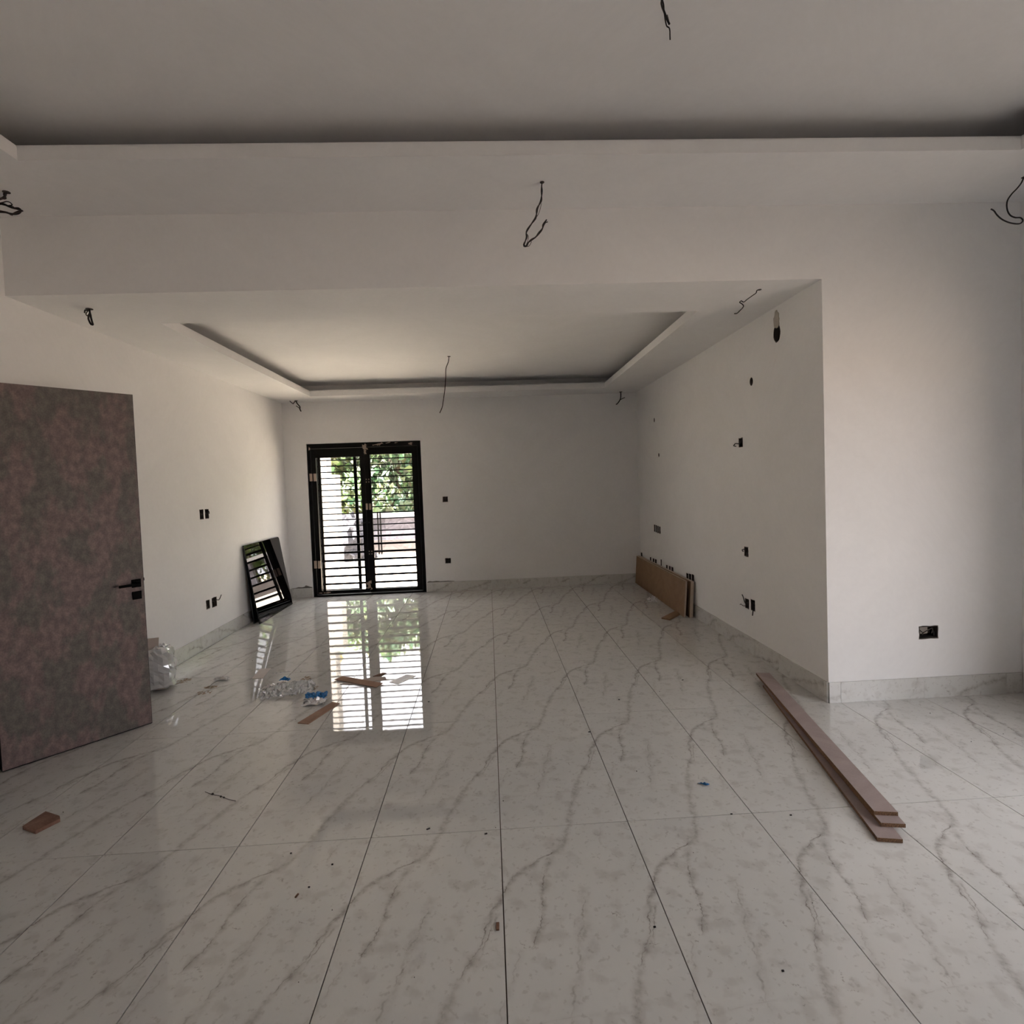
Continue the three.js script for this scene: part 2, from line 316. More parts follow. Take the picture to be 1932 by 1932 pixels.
skirting('baseboard_partition', 'pale marble-look skirting under the single socket', true, zW, xR, xE - 0.011, X0, 1);
skirting('baseboard_east', 'marble-look skirting of the outer wall', false, xE, zW + 0.011, WIN.z0, -(Z0), -1);

// ------------------------------------------------------------------ electrical boxes and holes in the walls
function tube(points, r, seg = 40, sides = 6) { return new THREE.TubeGeometry(new THREE.CatmullRomCurve3(points, false, 'centripetal'), seg, r, sides, false); }
const sideName = { left: 'left', right: 'socket', back: 'far', pier: 'partition' };
const boxLabels = {
  left: ['upper wall box beside its twin on the left wall', 'upper wall box with grey wire on the left wall', 'lower plain wall box on the left wall', 'lower wall box with loose wires near the black panel'],
  back: ['open wall box at switch height beside the garden door', 'open low wall box beside the garden door'],
  pier: ['wide ragged socket box in the bright partition wall'],
  right: ['open box with a bent cable stub above the low boxes', 'round-edged open box with coiled wires on the socket wall', 'low open box with wires sticking up', 'low open box with a dark hanging wire beside it'],
};
const counts = {};
for (const j of jobs) {
  const n = counts[j.side] = (counts[j.side] ?? -1) + 1;
  let label, group;
  if (j.style === 'bighole') label = 'big black ragged pipe hole below the ceiling';
  else if (j.style === 'hole') { label = ['', 'oval pipe hole halfway up the socket wall', 'small upper hole near the far corner of the socket wall', 'small lower hole near the far corner of the socket wall'][n - 21]; }
  else if (j.side === 'right' && n >= 8) { label = `${['first', 'second', 'third', 'fourth', 'fifth', 'sixth', 'seventh', 'eighth', 'ninth', 'tenth', 'eleventh', 'twelfth', 'thirteenth'][n - 8]} socket box from the far corner above the leaning boards`; group = 'socket boxes above the leaning brown panels'; }
  else if (j.side === 'right' && n >= 4) { label = ['switch box of the row of four nearest the far corner', 'second switch box from the far corner in the row of four', 'third switch box from the far corner in the row of four', 'switch box of the row of four farthest from the corner'][n - 4]; group = 'row of four switch boxes'; }
  else label = boxLabels[j.side][n];
  const hole = j.style !== 'box';
  const g = thing(hole ? 'pipe_hole' : 'wall_box', label, hole ? 'hole' : 'wall box', j.p, { group });
  g.rotation.y = { left: Math.PI / 2, right: -Math.PI / 2, back: 0, pier: 0 }[j.side];
  const d = hole ? 0.225 : 0.072, w = j.w - 0.008, h = j.h - 0.008, t = 0.003, z0 = -d, z1 = -0.0008;
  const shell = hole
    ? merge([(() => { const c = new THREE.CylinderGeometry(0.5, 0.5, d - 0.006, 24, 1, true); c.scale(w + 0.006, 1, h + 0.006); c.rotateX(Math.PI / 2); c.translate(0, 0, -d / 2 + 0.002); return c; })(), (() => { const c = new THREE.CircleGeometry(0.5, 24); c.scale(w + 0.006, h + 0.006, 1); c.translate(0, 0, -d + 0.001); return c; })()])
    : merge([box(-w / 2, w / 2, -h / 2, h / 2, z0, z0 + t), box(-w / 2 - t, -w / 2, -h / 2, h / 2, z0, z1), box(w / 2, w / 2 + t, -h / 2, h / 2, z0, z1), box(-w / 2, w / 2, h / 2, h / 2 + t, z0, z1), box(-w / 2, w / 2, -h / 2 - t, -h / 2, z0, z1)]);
  part(hole ? 'darkLining' : 'back_box', shell, hole ? M.darkLining : M.boxPlastic, g);
  if (!hole) {
    const r = j.r;
    for (let i = 0; i < 2; i++) {
      const s = () => (r() - 0.5) * j.w * 0.7, y = () => (r() - 0.5) * j.h * 0.75;
      part('wire_end', tube([V(s(), y(), z0 + 0.004), V(s(), y(), -0.03), V(s(), y(), -0.008), V(s(), y(), -0.004), V(s(), y(), -0.014)], 0.0028, 24, 5), [M.wireGrey, M.wireBrown][i], g);
    }
    const extra = { left: { 3: [[0.02, 0.02], [0.075, 0.01], [0.12, 0.055]], 1: [[0.0, 0.01], [0.012, 0.03], [0.008, 0.0]] }, right: { 0: [[0.0, -0.01], [-0.08, -0.005], [-0.1, -0.02], [-0.04, -0.03]], 2: [[-0.01, 0.0], [-0.05, 0.06], [-0.055, 0.075]], 3: [[0.01, 0.03], [0.035, 0.0], [0.03, -0.085]], 1: [[-0.01, 0.02], [-0.05, 0.012], [-0.02, 0.0]] } }[j.side]?.[n];
    if (extra) part('loose_wire', tube([V(0, 0, z0 + 0.005), V(0, 0, -0.01), ...extra.map(([x, yy], i) => V(x, yy, 0.008 + 0.006 * i))], 0.0045, 30, 6), M.wire, g, 'dark loose wire');
    if (j.side === 'pier') {
      part('mortar_fill', metreUV(new RoundedBoxGeometry(0.075, 0.06, 0.02, 2, 0.008).translate(-0.02, 0.012, -0.036)), M.core, g, 'grey mortar smear');
      part('loose_wire', tube([V(0.045, 0.02, -0.045), V(0.05, 0.0, -0.02), V(0.05, -0.03, -0.015)], 0.004, 16, 6), M.wire, g);
    }
    if (j.side === 'right' && n === 2) part('loose_wire', tube([V(-0.02, -0.02, -0.03), V(-0.05, -0.03, 0.01), V(-0.08, -0.02, 0.02), V(-0.1, -0.03, 0.02)], 0.003, 20, 5), M.wireBrown, g);
  }
}
{ // trowelled patch of filler above the big hole
  const p = at(1465.5, 604, 'x', xR), s = new THREE.Shape(oval(0.075, 0.135, 0.3, 0, 0, 77));
  const g = new THREE.ExtrudeGeometry(s, { depth: 0.003, bevelEnabled: true, bevelSize: 0.004, bevelThickness: 0.002, bevelSegments: 2 });
  const m = single('filler_patch', metreUV(g), new THREE.MeshStandardMaterial({ color: 0xb4ada2, roughness: 0.95, bumpMap: plasterBump, bumpScale: 0.004 }), 'rough pale filler patch above the big black hole', 'filler patch');
  m.position.copy(p); m.position.x -= 0.0005; m.rotation.y = -Math.PI / 2;
}

// ------------------------------------------------------------------ garden door: steel grille leaves in a frame, sliding glass behind
const grille = thing('door_1', 'black double garden door with horizontal steel bars', 'door', null, { kind: 'structure' });
{
  const z0 = zF - 0.075, z1 = zF - 0.012, a = DOOR.x0 + 0.003, b = DOOR.x1 - 0.003, t = DOOR.top - 0.003;
  const frame = part('door_frame', merge([box(a, a + 0.045, 0, t, z0, z1), box(b - 0.045, b, 0, t, z0, z1), box(a + 0.045, b - 0.045, t - 0.07, t, z0, z1), box(a, b, -0.004, 0.022, z0 - 0.05, z1)]), M.black, grille);
  // torn masking tape and bare spots
  const flecks = [[842, 246, 0.05, 0.07, 0.3], [960, 222, 0.1, 0.02, 0.1], [1010, 215, 0.06, 0.028, 0.5], [1090, 200, 0.07, 0.012, 0.2], [1330, 205, 0.06, 0.02, 0.1], [245, 265, 0.02, 0.05, 0], [1180, 198, 0.05, 0.01, 0.1], [890, 1728, 0.06, 0.1, 0.1], [440, 1808, 0.1, 0.012, 0.05], [370, 1812, 0.05, 0.012, 0], [1340, 212, 0.03, 0.03, 0.4], [845, 300, 0.03, 0.05, 0.1]];
  flecks.forEach(([zx, zy, w, h, turn], i) => {
    const p = at(540 + zx / 5.68, 800 + zy / 5.68, 'z', z1), s = new THREE.Shape(jag(w, h, Math.min(w, h) * 0.8, 0, 0, 300 + i)), g = new THREE.ExtrudeGeometry(s, { depth: 0.0015, bevelEnabled: false });
    g.rotateZ(turn); g.translate(p.x, p.y, z1 + 0.0002); part('masking_tape_scrap', g, M.tape, frame, 'torn beige masking tape');
  });
  const leaves = [[-2.628, -1.846, 'left'], [-1.842, -1.046, 'right']];
  const thin = Array.from({ length: 13 }, (_, i) => 2.052 - 0.0903 * i), thick = Array.from({ length: 7 }, (_, i) => 0.886 - 0.1175 * i);
  const barG = {};
  for (const [x0, x1, side] of leaves) {
    const leaf = new THREE.Group(); leaf.name = 'grille_leaf'; grille.add(leaf);
    const zz0 = zF - 0.06, zz1 = zF - 0.02, L0 = side === 'left' ? x0 + 0.094 : x0 + 0.086, L1 = side === 'left' ? x1 - 0.062 : x1 - 0.086;
    for (const [p, q] of [[x0, side === 'left' ? x0 + 0.066 : x0 + 0.086], [side === 'left' ? x1 - 0.062 : x1 - 0.086, x1]]) part('stile', box(p, q, 0.035, 2.225, zz0, zz1), M.black, leaf);
    if (side === 'left') part('stile', box(x0 + 0.092, x0 + 0.126, 0.035, 2.225, zz0, zz1), M.black, leaf);
    part('top_rail', box(x0 + 0.06, x1 - 0.06, side === 'left' ? 2.09 : 2.115, 2.225, zz0, zz1), M.black, leaf);
    part('bottom_rail', box(x0 + 0.06, x1 - 0.06, 0.035, 0.085, zz0, zz1), M.black, leaf);
    const w = L1 - L0 + 0.02, kT = side + 't', kH = side + 'h';
    barG[kT] ??= metreUV(new THREE.BoxGeometry(w, 0.0165, 0.014)); barG[kH] ??= metreUV(new THREE.BoxGeometry(w, 0.029, 0.02));
    thin.forEach((y) => { part('bar', barG[kT], M.black, leaf).position.set((L0 + L1) / 2, y + 0.003 * (R() - 0.5), zF - 0.04); });
    thick.forEach((y) => { part('bar', barG[kH], M.black, leaf).position.set((L0 + L1) / 2, y, zF - 0.04); });
    if (side === 'left') {
      for (const [zy, zx] of [[573, 262], [1508, 310]]) for (const o of [0, 42]) {
        const p = at(540 + (zx + o) / 5.68, 800 + zy / 5.68, 'z', zz1 + 0.01); part('hinge', new RoundedBoxGeometry(0.04, 0.115, 0.016, 2, 0.004).translate(p.x + 0.004, p.y, zz1 + 0.006), M.tape, leaf, 'hinge plate under beige masking tape');
      }
    } else {
      for (const [zx, zy] of [[865, 885], [900, 885]]) { const p = at(540 + zx / 5.68, 800 + zy / 5.68, 'z', zz1); part('lock_plate', new RoundedBoxGeometry(0.032, 0.095, 0.008, 2, 0.003).translate(p.x, p.y, zz1 + 0.004), M.tape, leaf, 'lock plate under beige tape'); }
      for (const [zx, zy] of [[872, 607], [905, 1378]]) { const p = at(540 + zx / 5.68, 800 + zy / 5.68, 'z', zz1); for (const [dx, dy] of [[-1, -1], [1, -1], [-1, 1], [1, 1]]) part('tape_dot', new THREE.CircleGeometry(0.009, 10).translate(p.x + dx * 0.019, p.y + dy * 0.02, zz1 + 0.001), M.tape, leaf); }
      const p = at(540 + 890 / 5.68, 800 + 1075 / 5.68, 'z', zz1);
      const plate = part('handle', merge([new RoundedBoxGeometry(0.035, 0.2, 0.012, 2, 0.004).translate(p.x, p.y, zz1 + 0.006).toNonIndexed(), tube([V(p.x, p.y + 0.03, zz1), V(p.x, p.y + 0.03, zz1 + 0.045), V(p.x - 0.02, p.y + 0.03, zz1 + 0.05), V(p.x - 0.11, p.y + 0.025, zz1 + 0.05)], 0.008, 24, 8)]), M.black, leaf, 'black lever handle');
    }
  }
  const win = thing('window_1', 'sliding glass doors behind the steel bars', 'glass door', null, { kind: 'structure' });
  const s0 = zF - 0.2, s1 = zF - 0.15;
  part('frame', merge([box(a, a + 0.05, 0, t, s0 - 0.03, s1 + 0.03), box(b - 0.05, b, 0, t, s0 - 0.03, s1 + 0.03), box(a + 0.05, b - 0.05, t - 0.09, t, s0 - 0.03, s1 + 0.03), box(a, b, -0.01, 0.03, s0 - 0.03, s1 + 0.03)]), M.black, win);
  for (const [p, q, zz] of [[a + 0.05, -2.0, s0 - 0.01], [-1.86, b - 0.05, s0 + 0.03]]) {
    const sash = part('sash', merge([box(p, p + 0.045, 0.03, t - 0.09, zz, zz + 0.03), box(q - 0.045, q, 0.03, t - 0.09, zz, zz + 0.03), box(p + 0.045, q - 0.045, 0.03, 0.075, zz, zz + 0.03), box(p + 0.045, q - 0.045, t - 0.135, t - 0.09, zz, zz + 0.03)]), M.black, win);
    part('glass_pane', box(p + 0.04, q - 0.04, 0.07, t - 0.13, zz + 0.012, zz + 0.016), M.pane, sash);
  }
}

// ------------------------------------------------------------------ open room door on the left, concrete-look laminate
{
  const tex = dataTex(512, 1024, (u, v) => {
    const x = u * 0.8, y = v * 2.33;
    const big = fbm(x * 4.2 + 4, y * 2.1 - 3, 5) + 0.3 * fbm(x * 16, y * 6, 3), mid = fbm(x * 16 + 9, y * 11 + 2, 5), fine = fbm(x * 70, y * 60, 3);
    const g = sstep(big, -0.3, 0.22), scr = sstep(1 - Math.abs(n2(x * 34 + mid * 3, y * 26 - mid * 3)), 0.86, 1) * sstep(mid, -0.1, 0.35);
    const k = 0.95 + 0.2 * mid + 0.14 * fine + 0.1 * scr, cr = lerp(102, 122, g), cg = lerp(95, 102, g), cb = lerp(88, 98, g);
    return [clamp(cr * k, 0, 255), clamp(cg * k, 0, 255), clamp(cb * k, 0, 255)];
  });
  const mat = new THREE.MeshStandardMaterial({ map: tex, roughness: 0.55 });
  const h = V(-2.955, 0, -3.359), f = V(-2.448, 0, -3.968), len = h.distanceTo(f), H = 2.318, T = 0.042;
  const door = thing('door_2', 'open room door with mottled brown grey concrete-look face', 'door', h, { kind: 'structure' });
  door.rotation.y = Math.atan2(-(f.z - h.z), f.x - h.x);
  const slabG = new THREE.BoxGeometry(len, H, T); slabG.translate(len / 2, H / 2 + 0.008, -T / 2);
  const p = slabG.attributes.position, uv = slabG.attributes.uv; for (let i = 0; i < uv.count; i++) uv.setXY(i, p.getX(i) / 0.8, p.getY(i) / 2.33);
  const slab = part('door_leaf', slabG, mat, door);
  part('edge_band', merge([box(-0.002, 0, 0.008, H + 0.008, -T, 0), box(len, len + 0.002, 0.008, H + 0.008, -T, 0), box(0, len, 0.004, 0.008, -T, 0.0005)]), M.blackMatt, door, 'dark edge band');
  const hx = len - 0.046, hy = 1.012;
  const rose = part('handle', merge([new RoundedBoxGeometry(0.056, 0.056, 0.01, 2, 0.002).translate(hx, hy, 0.005).toNonIndexed(), new THREE.CylinderGeometry(0.009, 0.009, 0.05, 12).rotateX(Math.PI / 2).translate(hx, hy, 0.03).toNonIndexed(), new RoundedBoxGeometry(0.125, 0.018, 0.012, 2, 0.003).translate(hx - 0.055, hy - 0.004, 0.05).toNonIndexed()]), M.blackMatt, door, 'black square lever handle');
  part('keyhole_plate', new RoundedBoxGeometry(0.056, 0.056, 0.009, 2, 0.002).translate(hx, hy - 0.084, 0.0045), M.blackMatt, door, 'black square keyhole plate');
  part('latch', box(len, len + 0.01, hy + 0.01, hy + 0.03, -T * 0.7, -T * 0.3), M.blackMatt, door);
  const fr = thing('trim_1', 'dark frame of the room doorway', 'door frame', null, { kind: 'structure' });
  const X0f = xL - 0.1, X1f = xL + 0.012;
  for (const z of [LD.z0 + 0.002, LD.z1 - 0.047]) part('jamb', box(X0f, X1f, 0, LD.top - 0.002, z, z + 0.045), M.blackMatt, fr);
  part('head', box(X0f, X1f, LD.top - 0.038, LD.top - 0.002, LD.z0 + 0.047, LD.z1 - 0.047), M.blackMatt, fr);
}

// ------------------------------------------------------------------ black gloss panels leaning on the left wall
function leaning(name, label, { z0, z1, foot, headX, height, thick, dir, matFace, matEdge, round = 0, group }) {
  // dir: +1 leans against a wall on the left (-x), -1 on the right
  const run = Math.abs(headX - foot), len = Math.hypot(run, height), W = Math.abs(z1 - z0);
  const s = new THREE.Shape(); s.moveTo(0, 0); s.lineTo(W, 0); s.lineTo(W, len - round);
  if (round) s.quadraticCurveTo(W, len, W - round, len); else s.lineTo(W, len);
  s.lineTo(0, len); s.lineTo(0, 0);
  const g = new THREE.ExtrudeGeometry(s, { depth: thick, bevelEnabled: true, bevelSize: 0.0015, bevelThickness: 0.0015, bevelSegments: 1, curveSegments: 8 });
  // shape x -> -z, shape y -> up, depth -> away from the wall
  const o = thing(name, label, name.includes('gloss') ? 'glass panel' : 'panel', V(foot, 0.002, z0), { group });
  const geo = metreUV(g);
  geo.rotateY(Math.PI / 2);
  if (dir < 0) { geo.translate(-thick, 0, 0); }
  geo.rotateZ(dir * Math.atan2(run, height));
  geo.computeBoundingBox(); geo.translate(dir > 0 ? -thick : thick * 0, -geo.boundingBox.min.y, 0);
  part('sheet', geo, matFace, o);
  return o;
}
leaning('gloss_panel', 'outer black gloss panel mirroring the garden door bars', { z0: -6.8, z1: -7.92, foot: -2.843, headX: -2.99, height: 0.965, thick: 0.012, dir: 1, matFace: M.gloss, round: 0.045 });
leaning('gloss_panel', 'second black panel wedged behind the mirroring gloss panel', { z0: -6.83, z1: -7.9, foot: -2.925, headX: -3.004, height: 0.93, thick: 0.01, dir: 1, matFace: M.glossEdge });

// ------------------------------------------------------------------ particle board and card materials
const chipTex = dataTex(256, 256, (u, v) => { const a = torus(u, v, 60, 3), b = torus(v + 0.3, u, 110, 2), k = 0.72 + 0.55 * a + 0.5 * b; return [clamp(158 * k, 30, 230), clamp(120 * k, 20, 200), clamp(88 * k, 15, 170)]; });
chipTex.repeat.set(4, 4);
const faceTex = (r, g, b, amt = 10) => dataTex(256, 256, (u, v) => { const k = amt * torus(u, v, 6, 4) + amt * 0.5 * torus(v, u, 70, 2); return [clamp(r + k, 0, 255), clamp(g + k, 0, 255), clamp(b + k, 0, 255)]; });
const B = {
  chip: new THREE.MeshStandardMaterial({ map: chipTex, roughness: 0.95, bumpMap: chipTex, bumpScale: 0.002 }),
  mauve: new THREE.MeshStandardMaterial({ map: faceTex(158, 142, 138), roughness: 0.6 }),
  brown: new THREE.MeshStandardMaterial({ map: faceTex(140, 112, 86), roughness: 0.8 }),
  edge: new THREE.MeshStandardMaterial({ map: faceTex(196, 180, 162), roughness: 0.85 }),
  card: new THREE.MeshStandardMaterial({ map: faceTex(158, 126, 106, 12), roughness: 0.9 }),
  cardDark: new THREE.MeshStandardMaterial({ map: faceTex(106, 74, 54, 12), roughness: 0.9 }),
  cardPale: new THREE.MeshStandardMaterial({ map: faceTex(182, 168, 158, 8), roughness: 0.85 }),
  cardGrey: new THREE.MeshStandardMaterial({ map: faceTex(206, 196, 190, 8), roughness: 0.6 }),
  white: new THREE.MeshStandardMaterial({ map: faceTex(250, 249, 249, 3), roughness: 0.5 }),
  redBlock: new THREE.MeshStandardMaterial({ map: faceTex(128, 96, 82, 26), roughness: 0.95 }),
};
{
  const wallPanel = (label, f0, f1, head, zA, zB2, thick) => {   // foot line slightly skewed to the wall
    const L = zA - zB2, T = thick, H = 0.415, o = thing('brown_panel', label, 'panel', V((f0 + f1) / 2, 0, (zA + zB2) / 2));
    o.rotation.y = -Math.atan2(f1 - f0, L) * -1;
    const tilt = -Math.atan2(head, H), mk = (g) => { g.rotateZ(tilt); return g; };
    const face = mk(box(-0.0005, T - 0.0005, 0, H, -L / 2 + 0.001, L / 2 - 0.001)); face.translate(0, 0.006, 0);
    part('face', face, B.brown, o);
    const ends = mk(merge([box(0, T - 0.001, 0.001, H - 0.001, L / 2 - 0.001, L / 2 + 0.0005), box(0, T - 0.001, H, H + 0.0006, -L / 2, L / 2)])); ends.translate(0, 0.006, 0);
    part('edge', ends, B.edge, o, 'pale cut edge'); return o;
  };
  wallPanel('front brown board of the two leaning in the far corner', 2.212, 2.178, 0.03, -6.135, -8.33, 0.02);
  wallPanel('rear brown board standing between front board and socket wall', 2.246, 2.234, 0.024, -6.11, -8.34, 0.038);
}
// three long planks
{
  const plank = (label, n, f, y0, y1, W) => {   // n, f: mid points of near and far end, y0/y1 heights of the underside there
    const L = n.distanceTo(f), T = 0.018, o = thing('plank', label, 'plank', V((n.x + f.x) / 2, (y0 + y1) / 2, (n.z + f.z) / 2));
    o.rotation.order = 'YXZ'; o.rotation.y = Math.atan2(n.x - f.x, n.z - f.z); o.rotation.x = Math.atan2(y1 - y0, L) * 1;
    part('board', box(-W / 2, W / 2, 0.0004, T, -L / 2, L / 2), B.mauve, o);
    for (const e of [L / 2 + 0.0005, -L / 2 - 0.0005]) part('end_grain', box(-W / 2 + 0.0005, W / 2 - 0.0005, 0.001, T - 0.0005, e - 0.0005, e + 0.0005), B.chip, o, 'raw chipboard end');
    for (const e of [-W / 2 - 0.0003, W / 2 + 0.0003]) part('side_grain', box(e - 0.0003, e + 0.0003, 0.001, T - 0.001, -L / 2, L / 2), B.chip, o, 'raw chipboard side');
    return o;
  };
  const mid = (a, b) => a.add(b).multiplyScalar(0.5);
  plank('bottom plank of the three, lying flat on the tiles', mid(at(1655, 1586, 'y', 0.006), at(1703.5, 1588, 'y', 0.006)), mid(at(1441, 1296, 'y', 0.005), at(1464, 1295, 'y', 0.005)), 0.0005, 0.0005, 0.1);
  plank('middle plank of the three on the floor', mid(at(1662, 1559, 'y', 0.021), at(1709, 1561, 'y', 0.021)), mid(at(1431, 1278, 'y', 0.021), at(1455, 1277, 'y', 0.021)), 0.019, 0.019, 0.1);
  plank('top plank of the three with a dark scuff on its face', mid(at(1650, 1537, 'y', 0.04), at(1693.5, 1538, 'y', 0.04)), mid(at(1427.5, 1273.5, 'y', 0.04), at(1451, 1272.5, 'y', 0.04)), 0.0375, 0.0375, 0.1);
}

// ------------------------------------------------------------------ litter on the floor
function flatPiece(name, label, category, px, mat, T = 0.003, y = 0.0003, group) {   // outline from photo pixels on the floor
  const pts = px.map(([u, v]) => at(u, v, 'y', T + y)), c = pts.reduce((a, q) => a.add(q), V(0, 0, 0)).multiplyScalar(1 / pts.length);
  const s = new THREE.Shape(pts.map((q) => new THREE.Vector2(q.x - c.x, -(q.z - c.z))));
  const g = new THREE.ExtrudeGeometry(s, { depth: T, bevelEnabled: false }); g.rotateX(-Math.PI / 2);
  const m = single(name, metreUV(g), mat, label, category, { group }); m.position.set(c.x, y, c.z); return m;
}
flatPiece('card_strip', 'long brown card strip beside the blue and white wrapper', 'card strip', [[561.5, 1363.5], [582, 1365], [640.5, 1326.5], [627, 1324]], B.card, 0.006);
flatPiece('card_strip', 'lower pale brown card strip of the crossed pair', 'card strip', [[641, 1290.5], [664, 1291], [729, 1281.5], [727, 1276.5], [700, 1278]], B.cardPale, 0.004, 0.0005);
flatPiece('card_strip', 'upper brown card strip lying across another strip', 'card strip', [[631, 1281.5], [647, 1275.5], [722, 1288.5], [710, 1296.5]], B.card, 0.005, 0.0052);
flatPiece('card_strip', 'short dark card scrap tucked behind the crossed strips', 'card strip', [[703, 1275.8], [719, 1275.2], [729, 1269.5], [722, 1269]], B.cardDark, 0.004, 0.0005);
flatPiece('paper_slip', 'white paper slip beside the crossed card strips', 'paper', [[734.5, 1287], [751.5, 1290.3], [785, 1275], [767, 1272.3]], B.white, 0.002);
flatPiece('card_square', 'lone small pale card square between foil twist and garden door', 'card', [[475, 1280.5], [496.5, 1278.5], [511, 1260.5], [490, 1262]], B.cardGrey, 0.005);
flatPiece('wood_scrap', 'short brown board scrap beside the leaning boards', 'wood scrap', [[1248, 1165], [1264, 1168], [1283, 1157.5], [1274.5, 1152]], B.brown, 0.016);
{ // reddish brown chipboard offcut at the left
  const o = thing('chipboard_offcut', 'small reddish brown chipboard block alone on the floor', 'offcut', at(78, 1556, 'y', 0.0));
  const q = [[43, 1559], [67, 1568], [113, 1545], [112, 1540], [86, 1531.5]].map(([u, v]) => at(u, v - 1, 'y', 0.018).sub(o.position));
  const s = new THREE.Shape(q.map((p) => new THREE.Vector2(p.x, -p.z))), g = new THREE.ExtrudeGeometry(s, { depth: 0.016, bevelEnabled: true, bevelSize: 0.001, bevelThickness: 0.001, bevelSegments: 1 });
  g.rotateX(-Math.PI / 2); g.translate(0, 0.0012, 0); part('block', metreUV(g), B.redBlock, o);
}
const film = new THREE.MeshPhysicalMaterial({ color: 0xf4f4f4, roughness: 0.04, transmission: 0.55, thickness: 0, ior: 2.1, side: THREE.DoubleSide });
const blueFilm = new THREE.MeshPhysicalMaterial({ color: 0x1f6aa5, roughness: 0.3, side: THREE.DoubleSide });
const silver = new THREE.MeshPhysicalMaterial({ color: 0xd9d6d4, roughness: 0.2, metalness: 0.25, side: THREE.DoubleSide });
// crumpled sheet: a grid folded by ridged noise, faceted
function crumple(w, d, hgt, seed, outline = (x, y) => 1, n = 26) {
  const g = new THREE.PlaneGeometry(w, d, n, Math.max(4, Math.round(n * d / w))); g.rotateX(-Math.PI / 2);
  const p = g.attributes.position;
  for (let i = 0; i < p.count; i++) {
    const x = p.getX(i), z = p.getZ(i), k = outline(x / w * 2, z / d * 2), a = n2(x * 14 / Math.max(w, 0.2) * 0.3 + seed, z * 4 + seed * 3), b = n2(x * 30 + seed, z * 30 - seed), c = n2(x * 70 - seed, z * 70);
    p.setXYZ(i, x * k + 0.014 * n2(z * 25, seed + x * 9), 0.002 + hgt * Math.max(0, 0.35 + 0.45 * (1 - Math.abs(a) * 1.6) + 0.4 * (1 - 2 * Math.abs(b)) + 0.16 * c) * (0.25 + 0.75 * Math.min(1, 1.2 - Math.max(Math.abs(x / w * 2), Math.abs(z / d * 2)))), z * k + 0.014 * n2(x * 25 + 7, seed));
  }
  const f = g.toNonIndexed(); f.computeVertexNormals(); return f;
}
{
  // clear wrapping film with a blue scrap
  const c = at(543, 1304, 'y', 0), o = thing('plastic_film', 'crumpled clear plastic film with a blue corner on the floor', 'plastic film', V(c.x, 0.001, c.z));
  o.rotation.y = 0.25;
  part('film', crumple(0.46, 0.34, 0.06, 3, (x, y) => 1.02 - 0.3 * Math.hypot(x, y) ** 2 * 0.4, 34), film, o);
  const b1 = part('blue_scrap', crumple(0.075, 0.05, 0.04, 8, () => 1, 8), blueFilm, o, 'blue printed corner'); b1.position.set(-0.03, 0.035, -0.155);
  const b2 = part('white_fold', crumple(0.2, 0.055, 0.05, 9, () => 1, 12), silver, o, 'white folded edge'); b2.position.set(-0.13, 0.012, -0.09); b2.rotation.y = 0.35;
  // second wrapper
  const e = at(593.5, 1326, 'y', 0), q = thing('plastic_wrapper', 'small clear wrapper with a bright blue band', 'wrapper', V(e.x, 0.001, e.z)); q.rotation.y = 0.1;
  part('film', crumple(0.165, 0.13, 0.04, 15, () => 1, 14), silver, q);
  const b3 = part('blue_band', crumple(0.16, 0.06, 0.018, 21, () => 1, 14), blueFilm, q, 'bright blue printed band'); b3.position.set(0.0, 0.036, -0.05); b3.rotation.x = 0.45;
  // foil twist
  const t = at(418, 1283, 'y', 0), k = thing('foil_twist', 'small twisted silver foil scrap near the bagged parcel', 'foil scrap', V(t.x, 0.001, t.z)); k.rotation.y = -0.15;
  part('foil', crumple(0.18, 0.06, 0.032, 33, (x) => 1.1 - 0.4 * x * x, 14), silver, k);
  // thin streak of film
  const st = at(530, 1270, 'y', 0), sm = single('film_strip', crumple(0.14, 0.02, 0.01, 51, () => 1, 10), film, 'thin strip of clear film near the card square', 'film strip'); sm.position.set(st.x, 0.001, st.z); sm.rotation.y = 0.15;
  // white film in the far right corner
  const w = at(1243, 1136, 'y', 0), wf = single('white_film', crumple(0.13, 0.16, 0.09, 61, () => 1, 14), film, 'tuft of white film against the leaning brown boards', 'film scrap'); wf.position.set(w.x - 0.075, 0.001, w.z);
}
